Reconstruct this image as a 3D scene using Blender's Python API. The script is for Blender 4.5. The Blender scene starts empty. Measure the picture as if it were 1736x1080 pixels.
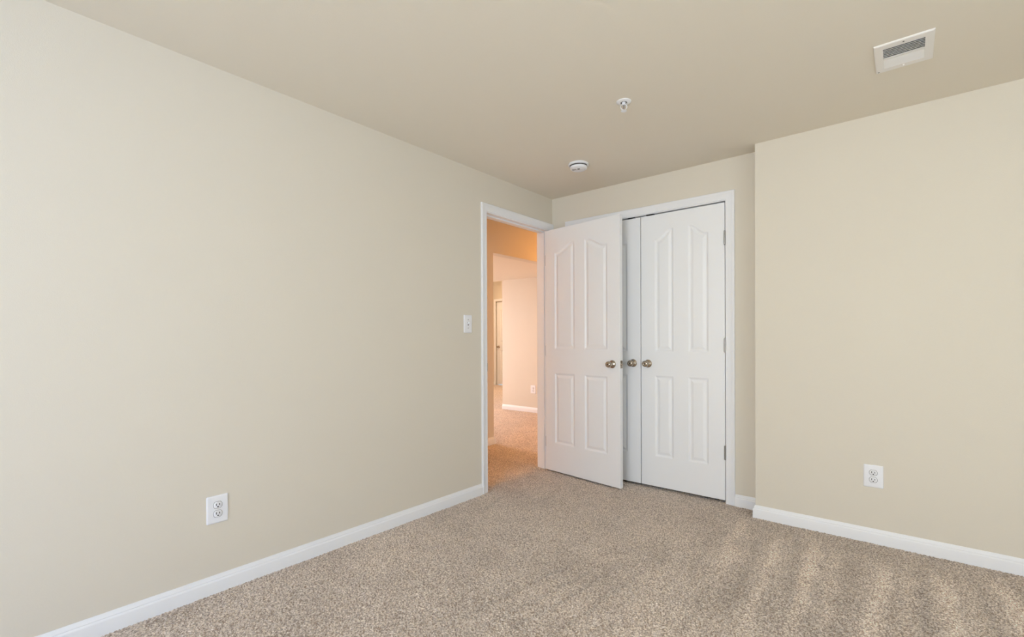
import bpy, bmesh, math
import numpy as np
from mathutils import Vector, Matrix

# ---------------------------------------------------------------- camera
scene = bpy.context.scene
COL = scene.collection
H = 2.36
cam_data = bpy.data.cameras.new('camera')
cam = bpy.data.objects.new('camera', cam_data)
COL.objects.link(cam)
F_PX, HORIZON = 800.52, 578.67
cam_data.sensor_fit = 'HORIZONTAL'
cam_data.sensor_width = 36.0
cam_data.lens = F_PX / 1736.0 * 36.0
cam_data.shift_y = (HORIZON - 540.0) / 1736.0
cam_data.clip_start = 0.02
R_ = Vector((0.76812417, 0.6402893, -0.00385633)); U_ = Vector((5.80976388e-04, 5.32573733e-03, 9.99985649e-01))
F_ = Vector((-0.64030065, 0.76811539, -0.00371883))
m = Matrix((R_, U_, -F_)).transposed().to_4x4()
m.translation = Vector((2.38502553, -3.42097758, 1.13069358))
cam.matrix_world = m
scene.camera = cam

# ---------------------------------------------------------------- view, world, lights
scene.view_settings.view_transform = 'Standard'
scene.view_settings.look = 'None'
scene.view_settings.gamma = 1.0
scene.view_settings.use_curve_mapping = False
scene.view_settings.exposure = 0.06

w = bpy.data.worlds.new('daylight'); scene.world = w
w.use_nodes = True
w.node_tree.nodes['Background'].inputs[0].default_value = (0.75, 0.87, 1.0, 1)
w.node_tree.nodes['Background'].inputs[1].default_value = 1.0

def area(name, loc, target, sx, sy, power, color):
    L = bpy.data.lights.new(name, 'AREA'); L.shape = 'RECTANGLE'
    L.size = sx; L.size_y = sy; L.energy = power; L.color = color
    o = bpy.data.objects.new(name, L); COL.objects.link(o)
    o.location = loc
    o.rotation_euler = (Vector(target) - Vector(loc)).to_track_quat('-Z', 'Y').to_euler()
    return o

ROOM_Y0, ROOM_X1 = -5.8, 4.4
WIN = (1.1, 3.1, 0.70, 2.10)        # rear window x0, x1, z0, z1
SIDE = (-3.9, -2.1, 0.80, 2.05)     # added, unseen window for side fill light: y0, y1, z0, z1
WC = ((WIN[0]+WIN[1])/2, ROOM_Y0-0.13, (WIN[2]+WIN[3])/2)
area('rear_window_skylight', WC, (WC[0], 0, WC[2]), WIN[1]-WIN[0], WIN[3]-WIN[2], 73, (0.08, 0.34, 1.0))
o = area('rear_window_fill', (WC[0], WC[1]+.01, WC[2]), (WC[0], 0, WC[2]), WIN[1]-WIN[0], WIN[3]-WIN[2], 45, (0.90, 0.735, 0.30))  # added second lamp, narrowed below to brighten the back wall and door
o.data.spread = math.radians(120)
area('side_fill_light', (ROOM_X1+0.13, (SIDE[0]+SIDE[1])/2, (SIDE[2]+SIDE[3])/2),
     (0, (SIDE[0]+SIDE[1])/2, (SIDE[2]+SIDE[3])/2), SIDE[1]-SIDE[0], SIDE[3]-SIDE[2], 29, (0.84, 0.92, 0.96))  # added fill lamp outside the unseen side opening, lifts the left wall
sun_data = bpy.data.lights.new('bounce_sun', 'SUN'); sun_data.energy = 30.0; sun_data.angle = math.radians(2); sun_data.color = (0.66, 0.93, 1.0)
sun = bpy.data.objects.new('bounce_sun', sun_data); COL.objects.link(sun)
sun.rotation_euler = Vector((-0.66, -0.42, -0.62)).to_track_quat('-Z', 'Y').to_euler()   # added sun; falls on carpet behind the viewer, bounces up to the ceiling
WARM = (1.0, 0.60, 0.30)

# ---------------------------------------------------------------- materials
def mat(name, col, rough=0.6, metal=0.0, bump=None, spec=0.5, var=None):
    M = bpy.data.materials.new(name); M.use_nodes = True
    nt = M.node_tree; b = nt.nodes['Principled BSDF']
    b.inputs['Base Color'].default_value = (*col, 1)
    b.inputs['Roughness'].default_value = rough
    b.inputs['Metallic'].default_value = metal
    b.inputs['Specular IOR Level'].default_value = spec
    tc = nt.nodes.new('ShaderNodeTexCoord')
    if bump:
        sc, dist = bump
        n = nt.nodes.new('ShaderNodeTexNoise'); n.inputs['Scale'].default_value = sc
        n.inputs['Detail'].default_value = 3
        bp = nt.nodes.new('ShaderNodeBump'); bp.inputs['Distance'].default_value = dist
        bp.inputs['Strength'].default_value = 0.6
        nt.links.new(tc.outputs['Object'], n.inputs['Vector'])
        nt.links.new(n.outputs['Fac'], bp.inputs['Height'])
        nt.links.new(bp.outputs['Normal'], b.inputs['Normal'])
    if var:
        sc, amt = var
        n2 = nt.nodes.new('ShaderNodeTexNoise'); n2.inputs['Scale'].default_value = sc
        n2.inputs['Detail'].default_value = 2
        nt.links.new(tc.outputs['Object'], n2.inputs['Vector'])
        mx = nt.nodes.new('ShaderNodeMix'); mx.data_type = 'RGBA'
        mx.inputs['A'].default_value = (*[c*(1-amt) for c in col], 1)
        mx.inputs['B'].default_value = (*[min(1, c*(1+amt)) for c in col], 1)
        nt.links.new(n2.outputs['Fac'], mx.inputs['Factor'])
        nt.links.new(mx.outputs['Result'], b.inputs['Base Color'])
    return M

PAINT = mat('cream_wall_paint', (0.75, 0.69, 0.582), 0.75, bump=(260, 0.0006), spec=0.25, var=(1.3, 0.012))
CEILM = mat('cream_ceiling_paint', (0.84, 0.775, 0.66), 0.85, bump=(200, 0.0006), spec=0.15)
TRIM = mat('white_trim_paint', (0.88, 0.88, 0.885), 0.38, spec=0.4)
DOORM = mat('white_door_paint', (0.90, 0.90, 0.90), 0.42, bump=(90, 0.0003), spec=0.4)
PLASTIC = mat('white_plastic', (0.88, 0.88, 0.90), 0.3)
DARK = mat('dark_slot', (0.03, 0.028, 0.025), 0.6)
GREYM = mat('grey_slot', (0.25, 0.24, 0.23), 0.6)
NICKEL = mat('satin_nickel', (0.46, 0.40, 0.33), 0.20, metal=1.0)
STEEL = mat('hinge_steel', (0.36, 0.355, 0.34), 0.38, metal=1.0)
BLACK = mat('black_catch', (0.012, 0.012, 0.012), 0.5)
VENTM = mat('vent_enamel', (0.90, 0.865, 0.82), 0.4)
DUCT = mat('duct_interior', (0.10, 0.09, 0.08), 0.8)
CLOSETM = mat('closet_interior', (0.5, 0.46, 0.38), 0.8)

def carpet_material():
    M = bpy.data.materials.new('tan_carpet'); M.use_nodes = True
    nt = M.node_tree; b = nt.nodes['Principled BSDF']
    b.inputs['Roughness'].default_value = 1.0
    b.inputs['Specular IOR Level'].default_value = 0.05
    b.inputs['Sheen Weight'].default_value = 0.35
    b.inputs['Sheen Roughness'].default_value = 0.45
    tc = nt.nodes.new('ShaderNodeTexCoord')
    n = nt.nodes.new('ShaderNodeTexNoise'); n.inputs['Scale'].default_value = 130; n.inputs['Detail'].default_value = 2
    n3 = nt.nodes.new('ShaderNodeTexNoise'); n3.inputs['Scale'].default_value = 2.2; n3.inputs['Detail'].default_value = 3
    at = nt.nodes.new('ShaderNodeAttribute'); at.attribute_name = 'pile'
    for q in (n, n3): nt.links.new(tc.outputs['Object'], q.inputs['Vector'])
    r = nt.nodes.new('ShaderNodeValToRGB')
    r.color_ramp.elements[0].position = 0.36; r.color_ramp.elements[0].color = (0.41, 0.300, 0.224, 1)
    r.color_ramp.elements[1].position = 0.62; r.color_ramp.elements[1].color = (0.99, 0.85, 0.725, 1)
    nt.links.new(n.outputs['Fac'], r.inputs['Fac'])
    # nap brushed towards or away: a real difference in tone of the pile
    mr = nt.nodes.new('ShaderNodeMapRange'); mr.inputs['From Min'].default_value = 0.3; mr.inputs['From Max'].default_value = 0.7
    mr.inputs['To Min'].default_value = 0.95; mr.inputs['To Max'].default_value = 1.05
    nt.links.new(n3.outputs['Fac'], mr.inputs['Value'])
    ma = nt.nodes.new('ShaderNodeMath'); ma.operation = 'MULTIPLY_ADD'
    nt.links.new(at.outputs['Fac'], ma.inputs[0]); ma.inputs[1].default_value = 0.26
    nt.links.new(mr.outputs['Result'], ma.inputs[2])
    vm = nt.nodes.new('ShaderNodeVectorMath'); vm.operation = 'SCALE'
    nt.links.new(r.outputs['Color'], vm.inputs[0]); nt.links.new(ma.outputs[0], vm.inputs['Scale'])
    nt.links.new(vm.outputs[0], b.inputs['Base Color'])
    n2 = nt.nodes.new('ShaderNodeTexNoise'); n2.inputs['Scale'].default_value = 190; n2.inputs['Detail'].default_value = 3
    nt.links.new(tc.outputs['Object'], n2.inputs['Vector'])
    bp = nt.nodes.new('ShaderNodeBump'); bp.inputs['Distance'].default_value = 0.006; bp.inputs['Strength'].default_value = 0.8
    nt.links.new(n2.outputs['Fac'], bp.inputs['Height']); nt.links.new(bp.outputs['Normal'], b.inputs['Normal'])
    return M
CARPET = carpet_material()

# ---------------------------------------------------------------- mesh helpers
def obj(name, bm, material, parent=None, smooth=None):
    me = bpy.data.meshes.new(name)
    bmesh.ops.recalc_face_normals(bm, faces=bm.faces[:])
    bm.to_mesh(me); bm.free()
    me.materials.append(material)
    o = bpy.data.objects.new(name, me); COL.objects.link(o)
    if parent: o.parent = parent
    if smooth is not None:
        for p_ in me.polygons: p_.use_smooth = True
        me.set_sharp_from_angle(angle=math.radians(smooth))
    return o

def box(bm, x0, x1, y0, y1, z0, z1, bev=0.0, seg=2, M=None):
    r = bmesh.ops.create_cube(bm, size=1.0)
    vs = r['verts']
    for v in vs:
        v.co = Vector(((x0+x1)/2 + v.co.x*(x1-x0), (y0+y1)/2 + v.co.y*(y1-y0), (z0+z1)/2 + v.co.z*(z1-z0)))
        if M: v.co = M @ v.co
    if bev:
        es = list({e for v in vs for e in v.link_edges})
        bmesh.ops.bevel(bm, geom=es, offset=bev, segments=seg, affect='EDGES', profile=0.6)

def lathe(bm, prof, M, n=32):
    """prof: (radius, height) pairs, revolved about local z, moved by M"""
    rings = []
    for (r, h) in prof:
        if r < 1e-6: rings.append([bm.verts.new(M @ Vector((0, 0, h)))])
        else: rings.append([bm.verts.new(M @ Vector((r*math.cos(2*math.pi*k/n), r*math.sin(2*math.pi*k/n), h))) for k in range(n)])
    for a, b in zip(rings, rings[1:]):
        for k in range(n):
            k2 = (k+1) % n
            if len(a) == 1 and len(b) == 1: continue
            if len(a) == 1: bm.faces.new((a[0], b[k], b[k2]))
            elif len(b) == 1: bm.faces.new((a[k], b[0], a[k2]))
            else: bm.faces.new((a[k], b[k], b[k2], a[k2]))

def sweep(bm, path, prof, outward, closed_ends=True):
    """path: points; prof: (u, t); outward(i) gives the (u_vector, t_vector) at point i (u already mitred)"""
    rings = []
    for i, p_ in enumerate(path):
        uv, tv = outward(i)
        rings.append([bm.verts.new(Vector(p_) + uv*u + tv*t) for (u, t) in prof])
    n = len(prof)
    for a, b in zip(rings, rings[1:]):
        for k in range(n):
            bm.faces.new((a[k], a[(k+1) % n], b[(k+1) % n], b[k]))
    if closed_ends:
        bm.faces.new(rings[0]); bm.faces.new(rings[-1])

def empty(name, loc, rz=0):
    o = bpy.data.objects.new(name, None); COL.objects.link(o)
    o.location = loc; o.rotation_euler = (0, 0, rz); o.empty_display_size = 0.1
    return o

def struct(o, label=None):
    o['kind'] = 'structure'
    if label: o['label'] = label
    return o

def tag(o, label, cat, group=None):
    o['label'] = label; o['category'] = cat
    if group: o['group'] = group
    return o

# ---------------------------------------------------------------- room shell
WT = 0.115
DY0, DY1, DZ = -0.848, -0.064, 2.085      # doorway rough edges in left wall (jamb faces), head
JT = 0.018                                # jamb board thickness
CX0, CX1, CZ = 0.203, 1.437, 2.076        # closet opening
JUT_X, JUT_Y = 1.654, -0.141
HX = -1.05                                # hall wall facing the doorway
HCEIL = 2.52

bm = bmesh.new()
box(bm, -WT, 0, ROOM_Y0, DY0-JT, 0, 2.6)
box(bm, -WT, 0, DY0-JT, DY1+JT, DZ+JT, 2.6)
box(bm, -WT, 0, DY1+JT, 1.25, 0, 2.6)
struct(obj('wall_left', bm, PAINT), 'long pale cream wall with the doorway and the light switch')

bm = bmesh.new()
box(bm, 0, CX0-JT, 0, WT, 0, 2.5)
box(bm, CX0-JT, CX1+JT, 0, WT, CZ+JT, 2.5)
box(bm, CX1+JT, JUT_X, 0, WT, 0, 2.5)
struct(obj('wall_back', bm, PAINT), 'short cream wall holding the white double closet doors')

bm = bmesh.new()
box(bm, JUT_X, ROOM_X1, JUT_Y, WT, 0, 2.5)
struct(obj('wall_front', bm, PAINT), 'warm cream wall stepping forward beside the closet')

bm = bmesh.new()
y0, y1, z0, z1 = SIDE
box(bm, ROOM_X1, ROOM_X1+WT, ROOM_Y0-WT, y0, 0, 2.5)
box(bm, ROOM_X1, ROOM_X1+WT, y1, WT, 0, 2.5)
box(bm, ROOM_X1, ROOM_X1+WT, y0, y1, 0, z0)
box(bm, ROOM_X1, ROOM_X1+WT, y0, y1, z1, 2.5)
struct(obj('wall_right', bm, PAINT), 'cream wall on the right side of the room')

bm = bmesh.new()
x0, x1, z0, z1 = WIN
box(bm, -WT, x0, ROOM_Y0-WT, ROOM_Y0, 0, 2.5)
box(bm, x1, ROOM_X1, ROOM_Y0-WT, ROOM_Y0, 0, 2.5)
box(bm, x0, x1, ROOM_Y0-WT, ROOM_Y0, 0, z0)
box(bm, x0, x1, ROOM_Y0-WT, ROOM_Y0, z1, 2.5)
struct(obj('wall_rear', bm, PAINT), 'cream wall with the window behind the viewer')

bm = bmesh.new()
for a in ((x0, x0+0.04, z0, z1), (x1-0.04, x1, z0, z1), (x0+0.04, x1-0.04, z0, z0+0.04), (x0+0.04, x1-0.04, z1-0.04, z1),
          ((x0+x1)/2-0.02, (x0+x1)/2+0.02, z0+0.04, z1-0.04)):
    box(bm, a[0], a[1], ROOM_Y0-0.09, ROOM_Y0-0.04, a[2], a[3])
struct(obj('window_1', bm, TRIM), 'white window frame in the wall behind the viewer')

bm = bmesh.new()
box(bm, 0, ROOM_X1, ROOM_Y0, 0, H, H+0.10)
struct(obj('ceiling', bm, CEILM), 'flat cream ceiling of the bedroom')

bm = bmesh.new()
y0, y1, z0, z1 = SIDE
for a in ((y0, y0+0.04, z0, z1), (y1-0.04, y1, z0, z1), (y0+0.04, y1-0.04, z0, z0+0.04), (y0+0.04, y1-0.04, z1-0.04, z1),
          (y0+0.04, y1-0.04, (z0+z1)/2-0.02, (z0+z1)/2+0.02)):
    box(bm, ROOM_X1+0.04, ROOM_X1+0.09, a[0], a[1], a[2], a[3])
struct(obj('fill_window', bm, TRIM), 'added white window frame for the fill light in the right wall outside the view')  # unseen frame, added with the side fill light

# closet inside
bm = bmesh.new()
box(bm, 0, JUT_X, 0.72, 0.80, 0, 2.5)
box(bm, JUT_X, JUT_X+0.08, WT, 0.80, 0, 2.5)
box(bm, 0, JUT_X, WT, 0.72, 2.36, 2.44)
struct(obj('wall_closet', bm, CLOSETM), 'inside walls of the closet behind the double doors')

# hall and far room
bm = bmesh.new()
box(bm, HX-WT, HX, -2.6, 0.385, 0, 2.6)
box(bm, HX-WT, HX, 0.385, 2.404, 2.073, 2.6)
struct(obj('wall_hall', bm, PAINT), 'cream hall wall with a wide plain opening seen through the doorway')
bm = bmesh.new()
box(bm, HX-WT, -WT, -2.7, -2.6, 0, 2.6)
struct(obj('wall_hall_end', bm, PAINT))
bm = bmesh.new()
box(bm, -2.675, 0.3, 2.404, 2.52, 0, 2.95)
box(bm, 0.0, 0.1, 1.25, 2.404, 0, 2.6)
box(bm, 0.0, 0.1, 2.52, 5.46, 0, 2.95)  # unseen wall added to keep the sun out of the far area
struct(obj('wall_far', bm, PAINT), 'peach lit wall with an outlet seen through the doorway')
bm = bmesh.new()
FX, FY = -5.447, 5.361
box(bm, -7.5, FX-0.02, FY, FY+0.1, 0, 2.95)
box(bm, FX-0.02, FX+0.80, FY, FY+0.1, 2.075, 2.95)
box(bm, FX+0.80, 0.0, FY, FY+0.1, 0, 2.95)
box(bm, FX-.1, FX+.9, FY+.5, FY+.6, 0, 2.95)  # unseen box added behind the far door, blocks sky light leaking under it
box(bm, FX-.1, FX-.02, FY+.1, FY+.5, 0, 2.95)
box(bm, FX+.8, FX+.9, FY+.1, FY+.5, 0, 2.95)
box(bm, -7.6, -7.5, -2.7, FY+0.1, 0, 2.95)
box(bm, -7.5, HX-WT, -2.8, -2.7, 0, 2.95)
struct(obj('wall_far_end', bm, PAINT), 'warm wall at the far end holding a white door')
bm = bmesh.new()
box(bm, HX-WT, 0.1, -2.7, 2.404, HCEIL, HCEIL+0.08)
box(bm, -7.5, HX-WT, -2.7, 2.42, 2.093, 2.16)
box(bm, -7.5, 0.0, 2.42, FY+.6, 2.85, 2.95)
box(bm, -7.5, -2.675, 2.42, 2.47, 2.16, 2.85)
struct(obj('ceiling.001', bm, CEILM), 'ceiling of the hall and the room beyond the doorway')

# ---------------------------------------------------------------- carpet floor
def build_floor():
    S = 0.0042
    X0, X1, Y0, Y1 = -2.75, 2.98, -3.44, 2.44
    nx, ny = int((X1-X0)/S), int((Y1-Y0)/S)
    X1 = X0 + S*nx; Y1 = Y0 + S*ny
    rng = np.random.default_rng(7)
    fx = np.fft.fftfreq(nx+1, S)[None, :]; fy = np.fft.rfftfreq(ny+1, S)[None, :]
    fy = np.fft.fftfreq(ny+1, S)[:, None]
    fr = np.sqrt(fx**2 + fy**2)
    def band(f0, bw):
        sp = np.fft.fft2(rng.standard_normal((ny+1, nx+1)))
        g = np.exp(-((fr-f0)/bw)**2)
        a = np.real(np.fft.ifft2(sp*g)); return a/a.std()
    tuft = band(88, 34)
    big = band(0.0, 6); mid = band(0.0, 1.6)
    xs = X0 + S*np.arange(nx+1); ys = Y0 + S*np.arange(ny+1)
    XX, YY = np.meshgrid(xs, ys)
    # vacuum cleaner tracks: long bands of nap brushed the other way (segments on the floor, metres)
    pile = np.zeros_like(XX)
    tracks = [((1.60, -0.17), (1.70, -1.15), .030, .8), ((1.42, -0.6), (1.52, -1.6), .03, .35), ((2.00, -0.30), (2.05, -1.35), .028, 1.0), ((2.09, -0.36), (2.15, -1.3), .014, .6),
              ((2.31, -0.40), (2.27, -1.45), .030, 1.0), ((2.50, -0.38), (2.56, -1.30), .026, .9), ((2.71, -0.26), (2.77, -1.10), .030, 1.0), ((2.40, -0.4), (2.39, -1.3), .010, .5),
              ((1.83, -0.40), (1.90, -1.5), .022, .8), ((1.30, -1.2), (1.20, -2.1), .008, -.9), ((1.40, -1.25), (1.33, -2.2), .006, -.9), ((1.22, -1.3), (1.10, -2.1), .006, -.8),
              ((1.90, -0.26), (1.98, -1.0), .020, -.6), ((2.18, -0.35), (2.19, -1.2), .030, -.5), ((2.44, -0.35), (2.46, -1.2), .018, -.6),
              ((2.62, -0.3), (2.66, -1.0), .020, -.6), ((1.74, -0.40), (1.80, -1.2), .022, -.7), ((1.52, -0.5), (1.60, -1.3), .012, -.5),
              ((1.10, -1.35), (0.98, -2.2), .006, -.8), ((0.25, -1.2), (0.18, -0.9), .012, -.6), ((1.68, -.9), (1.72, -1.8), .010, -.6)]
    for (a, b, wd, k) in tracks:
        a = np.array(a); b = np.array(b); d = b-a; L = np.hypot(*d); d = d/L
        s = (XX-a[0])*d[0] + (YY-a[1])*d[1]; q = np.abs((XX-a[0])*d[1] - (YY-a[1])*d[0] + 0.006*big)
        along = np.clip((s+0.05)/0.2, 0, 1)*np.clip((L+0.25-s)/0.45, 0, 1)
        pile += k*along/(1+np.exp(np.clip((q-wd)/0.006, -30, 30)))
    pile = np.clip(pile, -1, 1)
    for (cx, cy, rr, k) in ((1.05, -1.50, .16, -.45), (0.72, -1.62, .12, -.4), (0.95, -1.15, .12, -.35), (1.35, -1.45, .10, -.4), (0.55, -2.05, .16, -.35),
                            (1.42, -1.05, .12, -.3), (0.42, -1.45, .08, -.2)):
        pile += k*np.exp(-((XX-cx)**2+(YY-cy)**2)/rr**2)*(1+0.35*np.clip(big, -2, 2))
    pile -= 0.25*np.clip((XX-1.35)/0.4, 0, 1)*np.clip((YY+1.9)/0.6, 0, 1)
    pile = np.clip(pile + 0.10*mid + 0.09*big, -1.2, 1.2)
    hgt = 0.0036*np.tanh(1.1*tuft) + 0.0006*big - 0.0026
    ix = 0.5*(XX[:-1, :-1]+XX[1:, 1:]); iy = 0.5*(YY[:-1, :-1]+YY[1:, 1:])
    bed = (ix > -0.02) & (iy < 0.06)
    hall = (ix <= -0.02) & (iy > -0.95) & (ix > -1.3) & (iy < 1.8)
    far = (ix <= -1.3) & (iy > 0.3) & (iy < 2.44)
    keep = bed | hall | far
    # drop cells the room shell covers
    keep &= ~((ix > 1.72) & (iy > -0.10)) & ~((ix < -0.2) & (ix > -0.9) & (iy < -0.9))
    idx = np.arange((nx+1)*(ny+1)).reshape(ny+1, nx+1)
    q = np.stack([idx[:-1, :-1][keep], idx[:-1, 1:][keep], idx[1:, 1:][keep], idx[1:, :-1][keep]], 1)
    used = np.unique(q); remap = np.zeros((nx+1)*(ny+1), np.int64); remap[used] = np.arange(len(used))
    q = remap[q]
    P = np.stack([XX.ravel()[used], YY.ravel()[used], hgt.ravel()[used]], 1)
    pv = pile.ravel()[used]
    nf = len(P)
    # plain pile around the fine patch
    ext = [(-7.6, -2.8, X0+0.02, 5.45), (X0, -2.8, 0.05, Y0+0.02), (0.0, ROOM_Y0-WT, ROOM_X1+WT, Y0+0.02), (2.95, Y0, ROOM_X1+WT, 0.1),
           (-2.76, 2.43, 0.1, 5.45), (-0.1, 0.03, 1.8, 0.85), (-2.76, -2.8, -1.28, 0.32), (-1.32, -2.8, 0.0, -0.93), (-1.32, 1.78, 0.3, 2.45)]
    ev, ef, k = [], [], nf
    for (a, b, c, d) in ext:
        ev += [(a, b, -0.004), (c, b, -0.004), (c, d, -0.004), (a, d, -0.004)]
        ef.append((k, k+1, k+2, k+3)); k += 4
    P = np.vstack([P, np.array(ev)]); q = np.vstack([q, np.array(ef)])
    pv = np.concatenate([pv, np.zeros(len(ev))])
    me = bpy.data.meshes.new('floor')
    me.vertices.add(len(P)); me.vertices.foreach_set('co', P.astype(np.float32).ravel())
    me.loops.add(q.size); me.loops.foreach_set('vertex_index', q.astype(np.int32).ravel())
    me.polygons.add(len(q)); me.polygons.foreach_set('loop_start', np.arange(0, q.size, 4, dtype=np.int32))
    me.update(calc_edges=True)
    at = me.attributes.new('pile', 'FLOAT', 'POINT'); at.data.foreach_set('value', pv.astype(np.float32))
    me.polygons.foreach_set('use_smooth', np.ones(len(q), bool))
    me.materials.append(CARPET)
    o = bpy.data.objects.new('floor', me); COL.objects.link(o)
    return struct(o, 'tan cut pile carpet with vacuum tracks')
build_floor()

# ---------------------------------------------------------------- casings, jambs, baseboards
CAS = [(0, 0), (0, .007), (.004, .010), (.008, .0095), (.030, .0115), (.040, .0135), (.046, .0165), (.054, .0165), (.058, .013), (.058, 0)]

def casing(name, A, B, ztop, plane, uax, tax, label):
    """U shaped casing; A, B: inner edges along the wall axis uax; plane: wall surface; tax: direction out of the wall"""
    ua, ta = Vector(uax), Vector(tax)
    up = Vector((0, 0, 1))
    base = Vector((0, 0, 0)) + plane
    path = [base + ua*A + up*0.0, base + ua*A + up*ztop, base + ua*B + up*ztop, base + ua*B + up*0.0]
    us = [-ua, -ua + up, ua + up, ua]
    bm = bmesh.new()
    sweep(bm, path, CAS, lambda i: (us[i], ta))
    return struct(obj(name, bm, TRIM, smooth=35), label)

casing('trim_1', DY0-0.006, DY1+0.006, DZ-0.012+0.006, Vector((0, 0, 0)), (0, 1, 0), (1, 0, 0), 'white casing around the open bedroom doorway')
casing('trim_2', CX0-0.004, CX1-0.002+0.006, CZ+0.004, Vector((0, 0, 0)), (1, 0, 0), (0, -1, 0), 'white casing around the closet double doors')

bm = bmesh.new()      # entry jambs and stops
ZH = DZ-0.012
box(bm, -WT-0.002, 0.001, DY0-JT, DY0, 0, ZH)
box(bm, -WT-0.002, 0.001, DY1, DY1+JT, 0, ZH)
box(bm, -WT-0.002, 0.001, DY0-JT, DY1+JT, ZH, ZH+JT+0.012)
box(bm, -0.075, -0.040, DY0, DY0+0.010, 0, ZH)
box(bm, -0.075, -0.040, DY1-0.010, DY1, 0, ZH)
box(bm, -0.075, -0.040, DY0+0.010, DY1-0.010, ZH-0.010, ZH)
struct(obj('trim_3', bm, TRIM), 'white jamb lining the open bedroom doorway')
bm = bmesh.new()      # closet jambs
box(bm, CX0-JT, CX0, -0.001, WT, 0, CZ)
box(bm, CX1, CX1+JT, -0.001, WT, 0, CZ)
box(bm, CX0-JT, CX1+JT, -0.001, WT, CZ, CZ+JT)
box(bm, CX0, CX1, 0.045, 0.08, CZ-0.012, CZ)
box(bm, CX1-0.012, CX1, 0.045, 0.08, 0, CZ-0.012)
box(bm, CX0, CX0+0.012, 0.045, 0.08, 0, CZ-0.012)
struct(obj('trim_4', bm, TRIM), 'white jamb lining the closet opening')
bm = bmesh.new()      # hall side casing of the entry
box(bm, -WT-0.012, -WT, DY0-0.065, DY0-0.006, 0, DZ+0.05)
box(bm, -WT-0.012, -WT, DY1+0.006, DY1+0.065, 0, DZ+0.05)
box(bm, -WT-0.012, -WT, DY0-0.006, DY1+0.006, DZ-0.005, DZ+0.05)
struct(obj('trim_5', bm, TRIM), 'white casing on the hall side of the doorway')

BBP = [(0, 0), (.0135, 0), (.0135, .055), (.0130, .057), (.0085, .063), (.0088, .066), (.0045, .075), (.0030, .082), (0, .082)]
def baseboard(name, pts, label=None):
    """pts: 2D polyline along the wall foot; the board sits to the left-hand normal side"""
    P = [Vector((a, b, -0.004)) for a, b in pts]
    def out(i):
        def nrm(a, b):
            d = (b-a).normalized(); return Vector((-d.y, d.x, 0))
        if i == 0: n = nrm(P[0], P[1])
        elif i == len(P)-1: n = nrm(P[-2], P[-1])
        else:
            n1, n2 = nrm(P[i-1], P[i]), nrm(P[i], P[i+1]); n = n1+n2; n = n/(n.dot(n1))
        return n, Vector((0, 0, 1))
    bm = bmesh.new(); sweep(bm, P, BBP, out)
    return struct(obj(name, bm, TRIM, smooth=30), label)
baseboard('baseboard_left', [(0, DY0-0.064), (0, ROOM_Y0)], 'white baseboard under the long pale wall')
baseboard('baseboard_back', [(JUT_X, JUT_Y), (JUT_X, 0.0), (CX1+0.062, 0)], 'short white baseboard beside the closet casing')
baseboard('baseboard_front', [(ROOM_X1, JUT_Y), (JUT_X, JUT_Y), (JUT_X, -0.014)], 'white baseboard under the warm cream wall')
baseboard('baseboard_right', [(ROOM_X1, ROOM_Y0), (ROOM_X1, JUT_Y-0.013)])
baseboard('baseboard_rear', [(0.013, ROOM_Y0), (ROOM_X1-0.013, ROOM_Y0)])
baseboard('baseboard_hall', [(HX-WT, 0.385), (HX, 0.385), (HX, -2.6)], 'baseboard of the hall wall seen through the doorway')
baseboard('baseboard_far', [(-0.1, 2.404), (-2.675, 2.404)], 'baseboard under the peach wall with the outlet')

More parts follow.
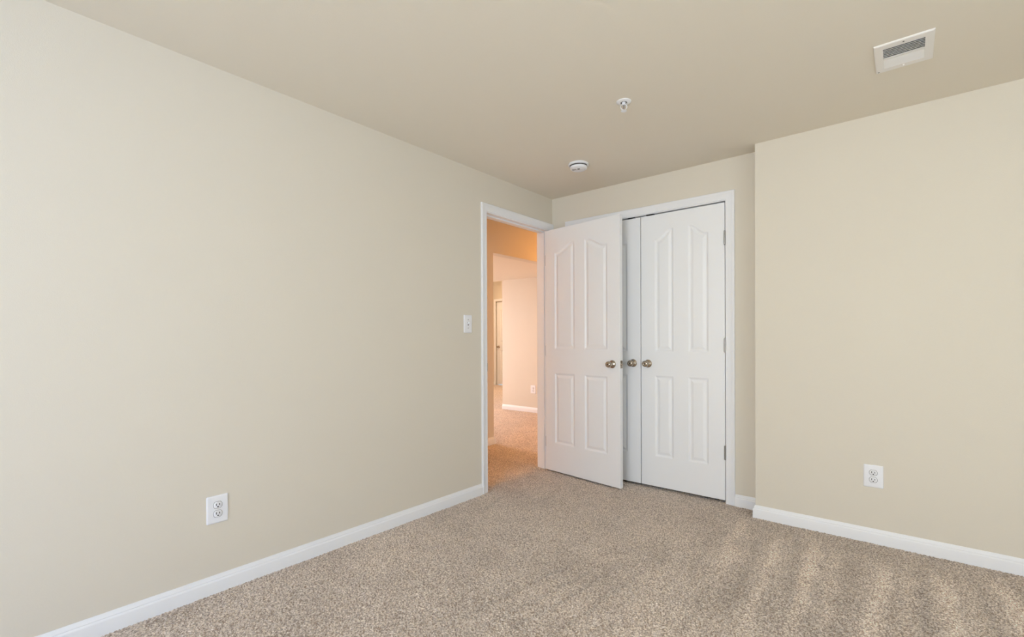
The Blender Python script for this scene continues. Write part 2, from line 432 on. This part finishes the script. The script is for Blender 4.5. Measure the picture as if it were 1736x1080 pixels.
# ---------------------------------------------------------------- doors
def door_leaf(width, height, panels, th=0.035, S=0.003):
    """leaf in local coords: x 0..width, z 0..height, front face at y=0 (facing -y), back at y=th.
    panels: (x0, x1, z0, z1, arch) arch = 0 none, +1 rises towards +x, -1 rises towards -x"""
    nx = int(round(width/S)); nz = int(round(height/S))
    xs = np.linspace(0, width, nx+1); zs = np.linspace(0, height, nz+1)
    XX, ZZ = np.meshgrid(xs, zs)
    dep = np.zeros_like(XX)
    for (a, b, c, d, arch) in panels:
        if arch == 0:
            top = np.full_like(XX, d)
        else:
            t = np.clip((XX-a)/(b-a), 0, 1)
            if arch < 0: t = 1-t
            e = np.clip((t-0.10)/0.80, 0, 1)
            top = d - 0.068*(1 - e*e*(3-2*e))
        sl = np.abs(np.gradient(top, xs, axis=1)); cosf = 1/np.sqrt(1+sl**2)
        s = np.minimum(np.minimum(XX-a, b-XX), np.minimum(ZZ-c, (top-ZZ)*cosf))
        prof = np.interp(s, [0.0, 0.003, 0.010, 0.014, 0.017, 0.036, 0.040], [0, 0.0025, 0.0065, 0.0075, 0.0075, 0.0012, 0.0010])
        dep = np.where(s > 0, prof, dep)
    e = np.minimum(np.minimum(XX, width-XX), np.minimum(ZZ, height-ZZ))
    dep = np.maximum(dep, np.where(e < 0.0015, 0.001, 0))
    n = (nx+1)*(nz+1)
    front = np.stack([XX.ravel(), dep.ravel(), ZZ.ravel()], 1)
    back = np.stack([XX.ravel(), th-dep.ravel(), ZZ.ravel()], 1)
    idx = np.arange(n).reshape(nz+1, nx+1)
    qf = np.stack([idx[:-1, :-1].ravel(), idx[:-1, 1:].ravel(), idx[1:, 1:].ravel(), idx[1:, :-1].ravel()], 1)
    qb = qf[:, ::-1] + n
    loop = list(idx[0, :]) + list(idx[1:, -1]) + list(idx[-1, -2::-1]) + list(idx[-2:0:-1, 0])
    loop = np.array(loop); l2 = np.roll(loop, -1)
    qs = np.stack([l2, loop, loop+n, l2+n], 1)
    P = np.vstack([front, back]); q = np.vstack([qf, qb, qs])
    me = bpy.data.meshes.new('leaf')
    me.vertices.add(len(P)); me.vertices.foreach_set('co', P.astype(np.float32).ravel())
    me.loops.add(q.size); me.loops.foreach_set('vertex_index', q.astype(np.int32).ravel())
    me.polygons.add(len(q)); me.polygons.foreach_set('loop_start', np.arange(0, q.size, 4, dtype=np.int32))
    me.update(calc_edges=True)
    me.polygons.foreach_set('use_smooth', np.ones(len(q), bool))
    me.set_sharp_from_angle(angle=math.radians(60))
    me.materials.append(DOORM)
    return me

ROS = [(0, 0), (.0305, 0), (.0305, .003), (.0295, .006), (.025, .0095), (.0165, .012), (.0125, .016), (.0115, .026), (.0125, .031)]
BALL = [(.0125, .031), (.018, .034), (.0230, .040), (.0245, .047), (.0242, .054), (.0218, .0605), (.017, .065), (.010, .0665), (.0085, .0658), (.0, .0655)]
def knob(parent, x, z, y=0.0, side=-1):
    """round knob with rosette, sticking out towards side*y"""
    M = Matrix.Translation((x, y, z)) @ Matrix.Rotation(math.radians(90 if side < 0 else -90), 4, 'X')
    bm = bmesh.new(); lathe(bm, ROS, M, 40)
    r = obj('rosette', bm, NICKEL, parent, smooth=50)
    bm = bmesh.new(); lathe(bm, BALL, M, 40)
    obj('knob', bm, NICKEL, parent, smooth=50)
    bm = bmesh.new(); lathe(bm, [(0, .0662), (.004, .0662), (.004, .0672), (0, .0672)], M, 12)   # centre pin
    obj('release_pin', bm, DARK, parent)

def hinge(parent, x, y, z, length=0.09):
    """knuckle barrel with two tips"""
    bm = bmesh.new()
    prof = [(0, -length/2-.004), (.003, -length/2-.003), (.0045, -length/2), (.0062, -length/2)]
    for k in range(5):
        a = -length/2 + k*length/5; b = a + length/5
        prof += [(.0062, a+.0006), (.0062, b-.0006), (.0052, b)]
    prof += [(.0045, length/2), (.003, length/2+.003), (0, length/2+.004)]
    lathe(bm, prof, Matrix.Translation((x, y, z)), 16)
    return obj('hinge', bm, STEEL, parent, smooth=40)

# entry door (opened into the room, standing in front of the closet)
ANG = -math.atan2(0.097, 0.756)
PW = 0.757
d1 = empty('door_1', (-0.004, -0.1012, 0.012), ANG); struct(d1, 'white four panel bedroom door standing open in front of the closet')
panels = [(.107, .319, 1.040, 1.918, 1), (.425, .641, 1.040, 1.918, -1), (.107, .319, .238, .832, 0), (.425, .641, .238, .832, 0)]
lf = bpy.data.objects.new('leaf', door_leaf(PW, 2.053, panels)); COL.objects.link(lf); lf.parent = d1
knob(d1, PW-.068, .929)
knob(d1, PW-.068, .929, y=.035, side=1)
bm = bmesh.new(); box(bm, PW-.0005, PW+.0015, .005, .030, .929-.029, .929+.029)
obj('latch_plate', bm, NICKEL, d1)
bm = bmesh.new(); box(bm, PW+.0015, PW+.010, .0105, .0245, .921, .937, bev=.003)
obj('latch_bolt', bm, NICKEL, d1, smooth=40)
for z in (1.80, 1.02, .24):
    bm = bmesh.new(); box(bm, -.0035, -.0005, .002, .033, z-.045, z+.045)
    for k in (-.03, 0, .03):
        lathe(bm, [(.0045, 0), (.004, .001), (0, .0012)], Matrix.Translation((-.0035, .018 + .006*(1 if k else -1), z+k)) @ Matrix.Rotation(math.radians(-90), 4, 'Y'), 10)
    obj('hinge', bm, STEEL, d1)

# closet doors
def closet_door(name, x0, wd, knob_x, hinge_x, label):
    d = empty(name, (x0, 0.002, 0.020)); struct(d, label)
    sy = .110; mp = (wd-.11)/2
    pan = [(sy, mp, 1.018, 1.928, 1), (wd-mp, wd-sy, 1.018, 1.928, -1), (sy, mp, .228, .833, 0), (wd-mp, wd-sy, .228, .833, 0)]
    l = bpy.data.objects.new('leaf', door_leaf(wd, 2.046, pan)); COL.objects.link(l); l.parent = d
    knob(d, knob_x, .924)
    for z in (1.803, 1.066, .328): hinge(d, hinge_x, -.005, z, .094)
    return d
c2 = closet_door('door_2', 0.207, .611, .551, -.001, 'white closet door half hidden behind the open bedroom door')
c3 = closet_door('door_3', 0.8245, .608, .0545, .610, 'white closet door fully in view with knob at its left edge')
for d, x in ((c2, .536), (c3, .072)):
    bm = bmesh.new(); box(bm, x-.028, x+.028, -.004, .028, 2.0465, 2.0555, bev=.0015)
    obj('ball_catch', bm, BLACK, d)

# strike on the left jamb
bm = bmesh.new()
box(bm, -.036, .003, DY0, DY0+.0016, .925-.03, .925+.03); box(bm, -.001, .0035, DY0-.001, DY0+.002, .925-.017, .925+.017)
struct(obj('trim_6', bm, NICKEL), 'metal strike plate on the doorway jamb')

# far white door
d4 = empty('door_4', (FX, FY+.03, .02)); struct(d4, 'white door at the far end beyond the hall')
pf = [(.107, .319, 1.040, 1.918, 1), (.425, .641, 1.040, 1.918, -1), (.107, .319, .238, .832, 0), (.425, .641, .238, .832, 0)]
l = bpy.data.objects.new('leaf', door_leaf(.76, 2.05, pf, S=.006)); COL.objects.link(l); l.parent = d4
knob(d4, .065, .93)
casing('trim_7', FX-.008, FX+.775, 2.078, Vector((0, FY, 0)), (1, 0, 0), (0, -1, 0), 'white casing of the far door')
baseboard('baseboard_far_end', [(FX-.07, FY), (-7.5, FY)])

# ---------------------------------------------------------------- wall devices
def plate(bm, w_, h_, t, M):
    """cover plate with rounded corners and a pillowed rim, local x (width) z (height), front towards -y"""
    rings = []
    for (inset, y) in ((0, 0), (0, -t*.35), (.0008, -t*.6), (.0022, -t*.82), (.0045, -t*.95), (.0075, -t)):
        r = .0050; hw, hh = w_/2-inset, h_/2-inset; ring = []
        rr = max(r-inset*.3, .002)
        for (cx, cz, a0) in ((hw-rr, hh-rr, 0), (-hw+rr, hh-rr, 90), (-hw+rr, -hh+rr, 180), (hw-rr, -hh+rr, 270)):
            for k in range(6):
                a_ = math.radians(a0+18*k); ring.append(bm.verts.new(M @ Vector((cx+rr*math.cos(a_), y, cz+rr*math.sin(a_)))))
        rings.append(ring)
    n = len(rings[0])
    for a_, b_ in zip(rings, rings[1:]):
        for k in range(n): bm.faces.new((a_[k], a_[(k+1) % n], b_[(k+1) % n], b_[k]))
    bm.faces.new(rings[-1]); bm.faces.new(rings[0])

def outlet(name, loc, rz, label, w_=.088, h_=.124):
    t = empty(name, loc, rz); tag(t, label, 'outlet', 'wall outlets')
    I = Matrix.Identity(4)
    bm = bmesh.new(); plate(bm, w_, h_, .0055, I); obj('cover_plate', bm, PLASTIC, t, smooth=40)
    for s in (1, -1):
        zc = s*.0195
        bm = bmesh.new()   # raised receptacle face: circle with flattened top and bottom
        ring = []
        for k in range(40):
            a = 2*math.pi*k/40
            ring.append((.0172*math.cos(a), max(-.0145, min(.0145, .0172*math.sin(a)))))
        def loop(sc, y): return [bm.verts.new((x*sc, y, zc+z*sc)) for x, z in ring]
        r0 = loop(1.0, -.0045); r1 = loop(1.0, -.0073); r2 = loop(.93, -.0083)
        for a, b in ((r0, r1), (r1, r2)):
            for k in range(40): bm.faces.new((a[k], a[(k+1) % 40], b[(k+1) % 40], b[k]))
        bm.faces.new(r2)
        f = obj('receptacle', bm, PLASTIC, t, smooth=40)
        bm = bmesh.new()   # shadow gap around the face
        for k in range(40):
            x, z = ring[k]; x2, z2 = ring[(k+1) % 40]
            vs = [bm.verts.new((a*q, y, zc+b*q)) for (a, b, q, y) in ((x, z, 1.0, -.0057), (x2, z2, 1.0, -.0057), (x2, z2, 1.10, -.0057), (x, z, 1.10, -.0057))]
            bm.faces.new(vs)
        obj('gap', bm, GREYM, f)
        bm = bmesh.new()
        box(bm, -.0082, -.0053, -.0090, -.0080, zc-.0020, zc+.0080)
        box(bm, .0053, .0079, -.0090, -.0080, zc-.0012, zc+.0068)
        lathe(bm, [(.0031, 0), (.0031, .0010), (0, .0010)], Matrix.Translation((0, -.0080, zc-.0075)) @ Matrix.Rotation(math.radians(90), 4, 'X'), 14)
        obj('slots', bm, DARK, f)
    bm = bmesh.new(); lathe(bm, [(.0032, 0), (.0030, .0012), (0, .0018)], Matrix.Translation((0, -.0054, 0)) @ Matrix.Rotation(math.radians(90), 4, 'X'), 16)
    obj('screw', bm, VENTM, t, smooth=40)
    return t
outlet('wall_outlet', (0, -2.640, .372), math.pi/2, 'white duplex outlet low on the long pale left wall')
outlet('wall_outlet', (2.2475, JUT_Y, .368), 0, 'white duplex outlet low on the warm cream right wall')
outlet('wall_outlet', (-2.045, 2.404, .357), 0, 'tiny outlet on the peach wall seen through the doorway', .10, .128)

t = tag(empty('light_switch', (0, -1.050, 1.243), math.pi/2), 'white toggle light switch on the wall left of the doorway', 'light switch')
bm = bmesh.new(); plate(bm, .080, .127, .0055, Matrix.Identity(4)); obj('cover_plate', bm, PLASTIC, t, smooth=40)
bm = bmesh.new(); box(bm, -.0052, .0052, -.0062, -.0050, -.0120, .0120); obj('toggle_slot', bm, GREYM, t)
bm = bmesh.new(); box(bm, -.0042, .0042, -.0200, -.0040, -.0050, .0050, bev=.0015, M=Matrix.Rotation(math.radians(-24), 4, 'X')); obj('toggle', bm, PLASTIC, t, smooth=40)
for z in (.030, -.030):
    bm = bmesh.new(); lathe(bm, [(.0034, 0), (.0030, .0012), (0, .0016)], Matrix.Translation((0, -.0054, z)) @ Matrix.Rotation(math.radians(90), 4, 'X'), 16)
    obj('screw', bm, STEEL, t, smooth=40)

# ---------------------------------------------------------------- ceiling devices
DN = Matrix.Rotation(math.pi, 4, 'X')
t = tag(empty('smoke_detector', (.624, -.573, H)), 'round white smoke detector on the ceiling near the doorway corner', 'smoke detector')
bm = bmesh.new(); lathe(bm, [(0, 0), (.069, 0), (.071, .004), (.070, .011), (.066, .0145), (.060, .0145)], DN, 56); obj('base', bm, PLASTIC, t, smooth=35)
bm = bmesh.new(); lathe(bm, [(.060, .0135), (.0605, .0215), (.054, .0215)], DN, 56)
obj('vent_gap', bm, DARK, t)
bm = bmesh.new(); lathe(bm, [(.052, .0205), (.0595, .0205), (.0600, .026), (.0585, .034), (.052, .0385), (.047, .040), (.044, .0385), (.040, .0385), (.036, .041), (.015, .0425), (0, .0428)], DN, 56)
obj('cover', bm, PLASTIC, t, smooth=35)
bm = bmesh.new(); lathe(bm, [(.009, .041), (.009, .0445), (.0075, .0455), (0, .0455)], Matrix.Translation((.012, -.018, 0)) @ DN, 20); obj('test_button', bm, GREYM, t, smooth=35)
bm = bmesh.new()
for k in range(5): box(bm, -.034+.006*k, -.0315+.006*k, -.030, -.012, -.0425, -.0400)
obj('sounder_slots', bm, GREYM, t)

t = tag(empty('fire_sprinkler', (1.265, -1.166, H)), 'small white pendent sprinkler head on the ceiling', 'sprinkler')
bm = bmesh.new(); lathe(bm, [(.017, .006), (.020, .0058), (.034, .0036), (.037, .0022), (.0375, 0), (0, 0)], DN, 48); obj('escutcheon', bm, PLASTIC, t, smooth=40)
bm = bmesh.new(); lathe(bm, [(.0165, .0052), (.0165, .004), (0, .004)], DN, 30); obj('cup_shadow', bm, GREYM, t)
bm = bmesh.new(); lathe(bm, [(0, .004), (.0095, .004), (.0095, .016), (.0075, .018), (0, .018)], DN, 24); obj('body', bm, PLASTIC, t, smooth=40)
for s in (1, -1):
    bm = bmesh.new()
    pts = [(.008, .014), (.0145, .020), (.0165, .028), (.0135, .037), (.005, .044)]
    rings = []
    dirv = Vector((math.cos(.7), math.sin(.7), 0)); sidev = Vector((-math.sin(.7), math.cos(.7), 0))
    for (r, h_) in pts:
        c = dirv*(s*r) + Vector((0, 0, -h_))
        rings.append([bm.verts.new(c + dirv*(.0022*math.cos(a)) + sidev*(.0032*math.sin(a))) for a in [2*math.pi*k/10 for k in range(10)]])
    for a, b in zip(rings, rings[1:]):
        for k in range(10): bm.faces.new((a[k], a[(k+1) % 10], b[(k+1) % 10], b[k]))
    bm.faces.new(rings[0]); bm.faces.new(rings[-1])
    obj('frame_arm', bm, PLASTIC, t, smooth=40)
bm = bmesh.new(); lathe(bm, [(0, .018), (.0022, .018), (.0024, .030), (.0020, .042), (0, .042)], DN, 12); obj('glass_bulb', bm, mat('bulb_liquid', (.20, .16, .15), .15), t, smooth=40)
bm = bmesh.new(); lathe(bm, [(0, .042), (.006, .0425), (.006, .046), (.0145, .0475), (.0145, .0490), (0, .0490)], DN, 24); obj('deflector', bm, PLASTIC, t, smooth=40)

t = tag(empty('ceiling_vent', (2.379, -.778, H)), 'white rectangular louvred air vent on the ceiling', 'vent')
W2, L2 = .098, .128
ox0, ox1 = -.068, .069            # louvre window in x
yb = (-.092, .002, .012, .092)    # two banks
bm = bmesh.new()
def fr(x0, x1, y0, y1): box(bm, x0, x1, y0, y1, -.007, -.001)
fr(-W2+.004, ox0, -L2+.004, L2-.004); fr(ox1, W2-.004, -L2+.004, L2-.004)
fr(ox0, ox1, -L2+.004, yb[0]); fr(ox0, ox1, yb[1], yb[2]); fr(ox0, ox1, yb[3], L2-.004)
# sloping rim
for (a, b, c, d, inner) in ((-W2, -W2+.008, -L2, L2, 1), (W2-.008, W2, -L2, L2, 1), (-W2+.008, W2-.008, -L2, -L2+.008, 1), (-W2+.008, W2-.008, L2-.008, L2, 1)):
    box(bm, a, b, c, d, -.0055, 0, bev=.0015, seg=2)
obj('frame', bm, VENTM, t)
for (y0, y1, sg) in ((yb[0], yb[1], 1), (yb[2], yb[3], -1)):
    n = 7
    for k in range(n):
        bm = bmesh.new()
        yc = y0 + (k+.5)*(y1-y0)/n
        box(bm, ox0, ox1, -.0060, .0060, -.0006, .0006, M=Matrix.Translation((0, yc, -.0035)) @ Matrix.Rotation(math.radians(40*sg), 4, 'X'))
        obj('louvre', bm, VENTM, t)
bm = bmesh.new(); box(bm, ox0, ox1, yb[0], yb[3], -.0004, 0)
obj('duct_throat', bm, DUCT, t)
bm = bmesh.new(); box(bm, -.003, .003, .100, .103, -.012, -.006, bev=.0008); obj('damper_lever', bm, VENTM, t)
for y in (-L2+.018, L2-.013):
    bm = bmesh.new(); lathe(bm, [(.0035, .007), (.003, .0085), (0, .009)], Matrix.Translation((-.0 if y < 0 else -.088, y, 0)) @ DN, 12); obj('screw', bm, GREYM, t)

# ---------------------------------------------------------------- lamps beyond the doorway
area('hall_ceiling_light', (-.33, -2.2, HCEIL-.02), (-.33, -2.2, 0), .30, .30, 15, (1.0, .45, .10))
area('hall_ceiling_light.001', (-.32, 2.05, HCEIL-.02), (-.32, 2.05, 0), .30, .30, 20, (1.0, .41, .04))
area('living_room_light', (-2.6, .6, 2.07), (-2.6, .6, 0), .7, .7, 14, (.6, .8, 1.0))
area('living_room_daylight', (-4.6, .55, 1.25), (0, 1.0, 1.0), 1.0, 1.5, 70, (1.0, .82, .80))
area('far_door_fill_light', (-4.6, 3.9, 2.83), (-4.6, 3.9, 0), .6, .6, 60, (1.0, .70, .46))  # added fill lamp, brightens the far door and the wall around it
